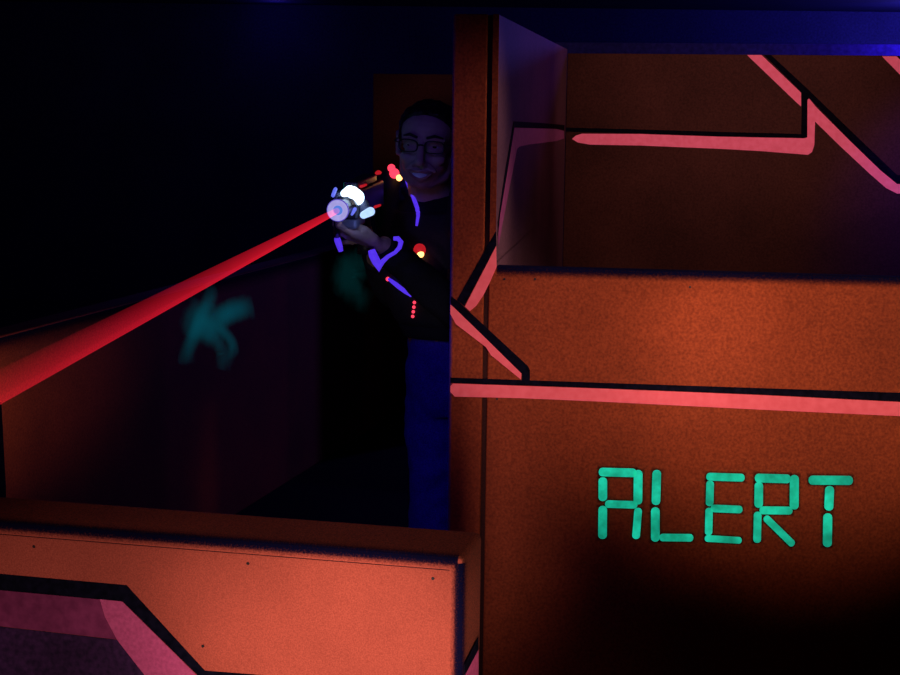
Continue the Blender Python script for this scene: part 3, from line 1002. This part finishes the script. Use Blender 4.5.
def gun_box(bm, b0, b1, w0, w1, u0, u1, side=0.0, bev=0.006):
    """housing block from b0 to b1 behind the muzzle"""
    vs = []
    for b in (b0, b1):
        w = w0 if b == b0 else w1
        for sd in (-1, 1):
            for u in (u0, u1):
                vs.append(bm.verts.new(gp(b, side + sd * w, u)))
    fs = [(0, 1, 3, 2), (4, 6, 7, 5), (0, 4, 5, 1), (2, 3, 7, 6), (0, 2, 6, 4), (1, 5, 7, 3)]
    faces = [bm.faces.new([vs[i] for i in f]) for f in fs]
    bmesh.ops.bevel(bm, geom=list({e for f in faces for e in f.edges}), offset=bev, segments=2, affect='EDGES', profile=0.5)


bm = bmesh.new()
gun_box(bm, 0.10, 0.40, 0.026, 0.030, -0.034, 0.034)
gun_box(bm, 0.14, 0.36, 0.018, 0.020, 0.030, 0.052, 0, 0.005)
gun_box(bm, 0.36, 0.43, 0.022, 0.018, -0.03, 0.028)
link_bm('housing', bm, M['plastic'], gun)
bm = bmesh.new()
tube(bm, [gp(0.012), gp(0.03), gp(0.07), gp(0.075), gp(0.12)], [0.019, 0.021, 0.021, 0.027, 0.027], 24)
link_bm('barrel', bm, M['plastic'], gun, smooth=False)
# glowing muzzle ring and lens
bm = bmesh.new()
n = 32
prof = [(0.011, 0.004), (0.014, -0.003), (0.020, -0.004), (0.0245, 0.001), (0.0245, 0.012), (0.020, 0.014)]
rr = []
for r_, b in prof:
    rr.append([bm.verts.new(gp(b, r_ * math.cos(2 * math.pi * k / n), r_ * math.sin(2 * math.pi * k / n))) for k in range(n)])
for a, b in zip(rr, rr[1:]):
    for k in range(n):
        bm.faces.new((a[k], a[(k + 1) % n], b[(k + 1) % n], b[k]))
link_bm('muzzle_ring', bm, M['muzzle'], gun, smooth=True)
bm = bmesh.new()
loop_ = [gp(0.003, 0.0238 * math.cos(2 * math.pi * k / 32), 0.0238 * math.sin(2 * math.pi * k / 32)) for k in range(33)]
tube(bm, loop_, 0.0024, 8, False)
link_bm('muzzle_rim', bm, M['muzzle_rim'], gun, smooth=True)
bm = bmesh.new(); tube(bm, [gp(0.004), gp(0.010)], [0.0125, 0.0125], 24)
link_bm('muzzle_lens', bm, M['muzzle_core'], gun)
# grip and guard
bm = bmesh.new()
tube(bm, [gp(0.275, 0, -0.02), gp(0.285, 0, -0.06), gp(0.300, 0, -0.125), gp(0.303, 0, -0.14)], [0.020, 0.018, 0.019, 0.021], 14)
link_bm('grip', bm, M['plastic'], gun, smooth=True)
bm = bmesh.new()
tube(bm, [gp(0.262, 0, -0.034), gp(0.235, 0, -0.062), gp(0.245, 0, -0.08), gp(0.284, 0, -0.075)], 0.004, 8)
link_bm('trigger_guard', bm, M['plastic'], gun, smooth=True)
bm = bmesh.new()
tube(bm, [gp(0.252, 0, -0.032), gp(0.250, 0, -0.048), gp(0.244, 0, -0.062)], [0.005, 0.004, 0.003], 8)
link_bm('trigger', bm, M['gun_grey'], gun, smooth=True)
bm = bmesh.new()
gun_box(bm, 0.10, 0.21, 0.022, 0.022, -0.056, -0.032, 0, 0.006)
link_bm('fore_grip', bm, M['gun_grey'], gun)


def pod(u, v, back_depth, u2, v2, d2, r0, r1, mat, name):
    """light pod: a short capsule between two image points at their own depths"""
    a, b = at(u, v, back_depth), at(u2, v2, d2)
    bm = bmesh.new()
    limb(bm, [a, b], [r0, r1], 16)
    return link_bm(name, fuse(bm, 0.0025, 2), mat, gun, smooth=True)


pod(344, 193.5, 3.50, 350, 190.5, 3.53, 0.0085, 0.0125, M['white_led'], 'light_pod')
pod(352.5, 193, 3.53, 356.5, 197.5, 3.55, 0.0165, 0.0190, M['white_led'], 'light_pod')
pod(363.5, 215, 3.52, 370.5, 211.5, 3.56, 0.0090, 0.0110, M['white_led_dim'], 'light_pod')
pod(333, 195.5, 3.505, 335.5, 189, 3.515, 0.0050, 0.0048, M['blue_led'], 'light_pod')
pod(352, 214.5, 3.50, 355, 209, 3.515, 0.0035, 0.0050, M['blue_led'], 'light_pod')
pod(347, 204, 3.475, 347, 210, 3.475, 0.0030, 0.0050, M['blue_led'], 'light_pod')
# housings that carry the pods
bm = bmesh.new()
for (u, v, d, r_) in ((349, 200, 3.56, 0.022), (362, 206, 3.585, 0.020), (338, 197, 3.55, 0.013)):
    limb(bm, [at(u, v, d), gp(0.17, 0, 0.0)], [r_, 0.02], 14)
link_bm('light_bracket', fuse(bm, 0.004, 2), M['gun_grey'], gun, smooth=True)
for (a, b) in (((361, 186.5, 3.60), (366, 184.8, 3.63)), ((375, 207.0, 3.60), (380, 205.2, 3.63))):
    bm = bmesh.new(); limb(bm, [at(*a), at(*b)], [0.0036, 0.0030], 10)
    link_bm('red_reflection', bm, M['red_dim'], gun, smooth=True)  # red line reflections on the gun put in as glowing strips
# violet fluorescent trims: hand loop under the grip and strip under the muzzle
bm = bmesh.new()
tube(bm, [at(u, v, 3.60 if u < 345 else 3.72) for u, v in ((336.5, 235.5), (337.5, 240), (339.5, 246), (341, 251.5))], [0.0055, 0.008, 0.0075, 0.0055], 10)
link_bm('violet_strip', bm, M['uv_trim'], gun, smooth=True)
bm = bmesh.new()
tube(bm, [at(338, 222, 3.56), at(337, 230, 3.58), at(336.8, 236, 3.60)], [0.010, 0.009, 0.008], 10)
link_bm('strip_mount', bm, M['plastic'], gun, smooth=True)
loop = [(371.5, 250), (373, 255), (376.5, 262), (379, 269), (382, 262), (388, 256.5), (395, 252.5), (399.5, 247.5), (401, 242), (398, 238.5), (393.5, 238.5)]
bm = bmesh.new()
tube(bm, [at(u, v, 3.575 + 0.0003 * (u - 371)) for u, v in loop], [0.0085, 0.0105, 0.0105, 0.0075, 0.0062, 0.0048, 0.0045, 0.0055, 0.0062, 0.0062, 0.0050], 10)
link_bm('violet_hand_loop', bm, M['uv_trim'], gun, smooth=True)

# ================================================================== LASER BEAM in the haze
b0 = MUZ + G_DIR * 0.006
b1p = at(0, 386.5, 1.72)
b1 = b0 + (b1p - b0) * 2.0
n_a, n_t = 40, 48
vs, soft, fs = [], [], []
ax = (b1 - b0).normalized()
sx = ax.cross(Vector((0, 0, 1))).normalized(); ux = sx.cross(ax).normalized()
for i in range(n_t):
    t = i / (n_t - 1)
    p = b0.lerp(b1, t)
    rad = 0.0065 + 0.0240 * t
    for k in range(n_a):
        a = 2 * math.pi * k / n_a
        q = sx * math.cos(a) + ux * math.sin(a)
        vs.append(p + q * rad)
        h_ = (1 - math.sin(a)) / 2          # 0 on top of the beam, 1 underneath
        up_fade = 1 - (0.35 + 0.58 * min(1, t * 2.4)) * (1 - h_) ** 0.9
        edge = 1.0 if h_ < 0.93 else 1.25
        soft.append((0.36 - 0.20 * min(1, t * 2.0)) * up_fade * edge * min(1.0, (1 - t) / 0.35))
for i in range(n_t - 1):
    for k in range(n_a):
        a = i * n_a + k; b = i * n_a + (k + 1) % n_a
        fs.append((a, b, b + n_a, a + n_a))
cen = b0.copy()
me = bpy.data.meshes.new('laser_beam')
me.from_pydata([tuple(v - cen) for v in vs], [], fs)
a_ = me.attributes.new('soft', 'FLOAT', 'POINT'); a_.data.foreach_set('value', soft)
me.materials.append(M['beam'])
beam = bpy.data.objects.new('laser_beam', me); COL.objects.link(beam); beam.location = cen
tag(beam, 'bright red laser beam widening from the gun muzzle towards the left', 'laser beam')

# ================================================================== LIGHT
def spot(name, loc, target, power, color, size_deg, blend=1.0, rad=0.08):
    d = bpy.data.lights.new(name, 'SPOT')
    d.energy = power; d.color = color; d.spot_size = R(size_deg); d.spot_blend = blend; d.shadow_soft_size = rad
    o = bpy.data.objects.new(name, d); COL.objects.link(o)
    o.location = loc
    o.rotation_euler = (Vector(target) - Vector(loc)).to_track_quat('-Z', 'Y').to_euler()
    return o


def point(name, loc, power, color, rad=0.03):
    d = bpy.data.lights.new(name, 'POINT'); d.energy = power; d.color = color; d.shadow_soft_size = rad
    o = bpy.data.objects.new(name, d); COL.objects.link(o); o.location = loc
    return o


def wp(u, v):
    s, z = FR.front(u, v)
    return FR.w(s, 0, z)


warm = (1.0, 0.86, 0.82)
# right wall and post: unseen spots added, coned to leave the lower part dark
spot('spot_wall_a', (1.0, 0.9, 2.2), wp(620, 332), 160, warm, 17, 1.0)
spot('spot_wall_b', (1.3, 0.9, 2.2), wp(850, 348), 170, warm, 22, 1.0)
spot('spot_wall_c', (0.75, 0.9, 2.2), wp(700, 412), 44, warm, 15, 1.0)
spot('spot_post', (1.12, 2.72, 2.25), wp(462, 215), 34, warm, 30, 1.0)
# unseen spots added to light the foreground barrier, its left, end and top
sF, zF = FB.front(345, 612)
spot('spot_barrier', (0.02, 1.0, 0.90), FB.w(sF + 0.02, 0, zF - 0.07), 74, (1.0, 0.88, 0.92), 31, 1.0)
sG, zG = FB.front(70, 615)
spot('spot_barrier_left', (-0.40, 1.0, 0.90), FB.w(sG, 0, zG - 0.04), 20, (1.0, 0.86, 0.95), 34, 1.0)
spot('spot_barrier_end', (0.85, 1.6, 0.75), FB.w(sB1, 0.07, 0.86), 16, (1.0, 0.85, 0.85), 16, 1.0)
spot('spot_barrier_top', (-0.25, 1.85, 2.35), FB.w(sF - 0.1, 0.07, zB), 9, (1.0, 0.85, 0.85), 50, 1.0)
# unseen spot added low to light the near end of the left wall
spot('spot_left_wall', (-0.80, 3.0, 0.99), at(-10, 372, 4.4), 20, (1.0, 0.85, 0.8), 34, 1.0)
# alcove: added wash and side fill, unseen, and its violet lamp on the right
tb = FR.front(720, 85, T_BACK)
spot('spot_alcove', (1.15, 3.75, 2.25), FR.w(tb[0], T_BACK, tb[1]), 32, (1.0, 0.68, 0.72), 58, 1.0)
point('side_fill', FR.w(0.75, 1.1, 1.75), 0.7, (1.0, 0.55, 0.72), 0.1)
tv = FR.front(930, 205, T_BACK)
spot('spot_violet', FR.w(tv[0] + 0.1, T_BACK - 0.75, 1.75), FR.w(tv[0] + 0.12, T_BACK, tv[1]), 26, (0.10, 0.05, 1.0), 70, 1.0)
# blue lamps over the back of the arena
tr = FR.front(935, 30, T_BACK + 0.42)
point('blue_rim_lamp', FR.w(tr[0], T_BACK + 0.42, tr[1]), 11, (0.13, 0.05, 1.0), 0.05)
point('blue_far_lamp', at(985, 30, 11.3), 200, (0.13, 0.10, 1.0), 0.1)
point('blue_far_lamp', at(275, 14, 12.1), 1.6, (0.10, 0.06, 1.0), 0.1)
point('blue_far_lamp', (-1.5, 9.0, 1.9), 5.0, (0.08, 0.06, 1.0), 0.2)
# blue light on the person; teal bounce and LED glow points added, unseen
spot('spot_person', (-0.9, 1.6, 2.3), (-0.05, 4.0, 0.85), 22, (0.14, 0.06, 1.0), 42, 0.8)
spot('spot_face', (-0.25, 1.8, 2.25), HEAD, 5.2, (0.20, 0.15, 1.0), 16, 1.0)
point('teal_bounce', (-0.34, 3.74, 1.52), 0.05, (0.02, 0.8, 0.6), 0.05)
point('gun_glow', at(366, 226, 3.50), 0.07, (0.24, 0.32, 1.0), 0.03)
for p, n, e in lamps:
    point('vest_glow', p + n * 0.035, 0.022, (1.0, 0.08, 0.05), 0.01)
# unseen spot added for the dull panel behind, aimed to fade it leftward
spot('spot_rear_panel', (-0.6, 6.2, 2.3), (0.15, 8.2, 1.5), 3.2, (1.0, 0.6, 0.55), 34, 1.0)

w = bpy.data.worlds.new('world'); SC.world = w
w.use_nodes = True
bg = w.node_tree.nodes['Background']
bg.inputs['Color'].default_value = (0.10, 0.10, 0.9, 1)
bg.inputs['Strength'].default_value = 0.016

SC.view_settings.view_transform = 'Standard'
SC.view_settings.look = 'None'
SC.view_settings.exposure = 0.0
SC.cycles.use_denoising = True
SC.cycles.max_bounces = 6
SC.cycles.transparent_max_bounces = 16
SC.cycles.sample_clamp_indirect = 3.0
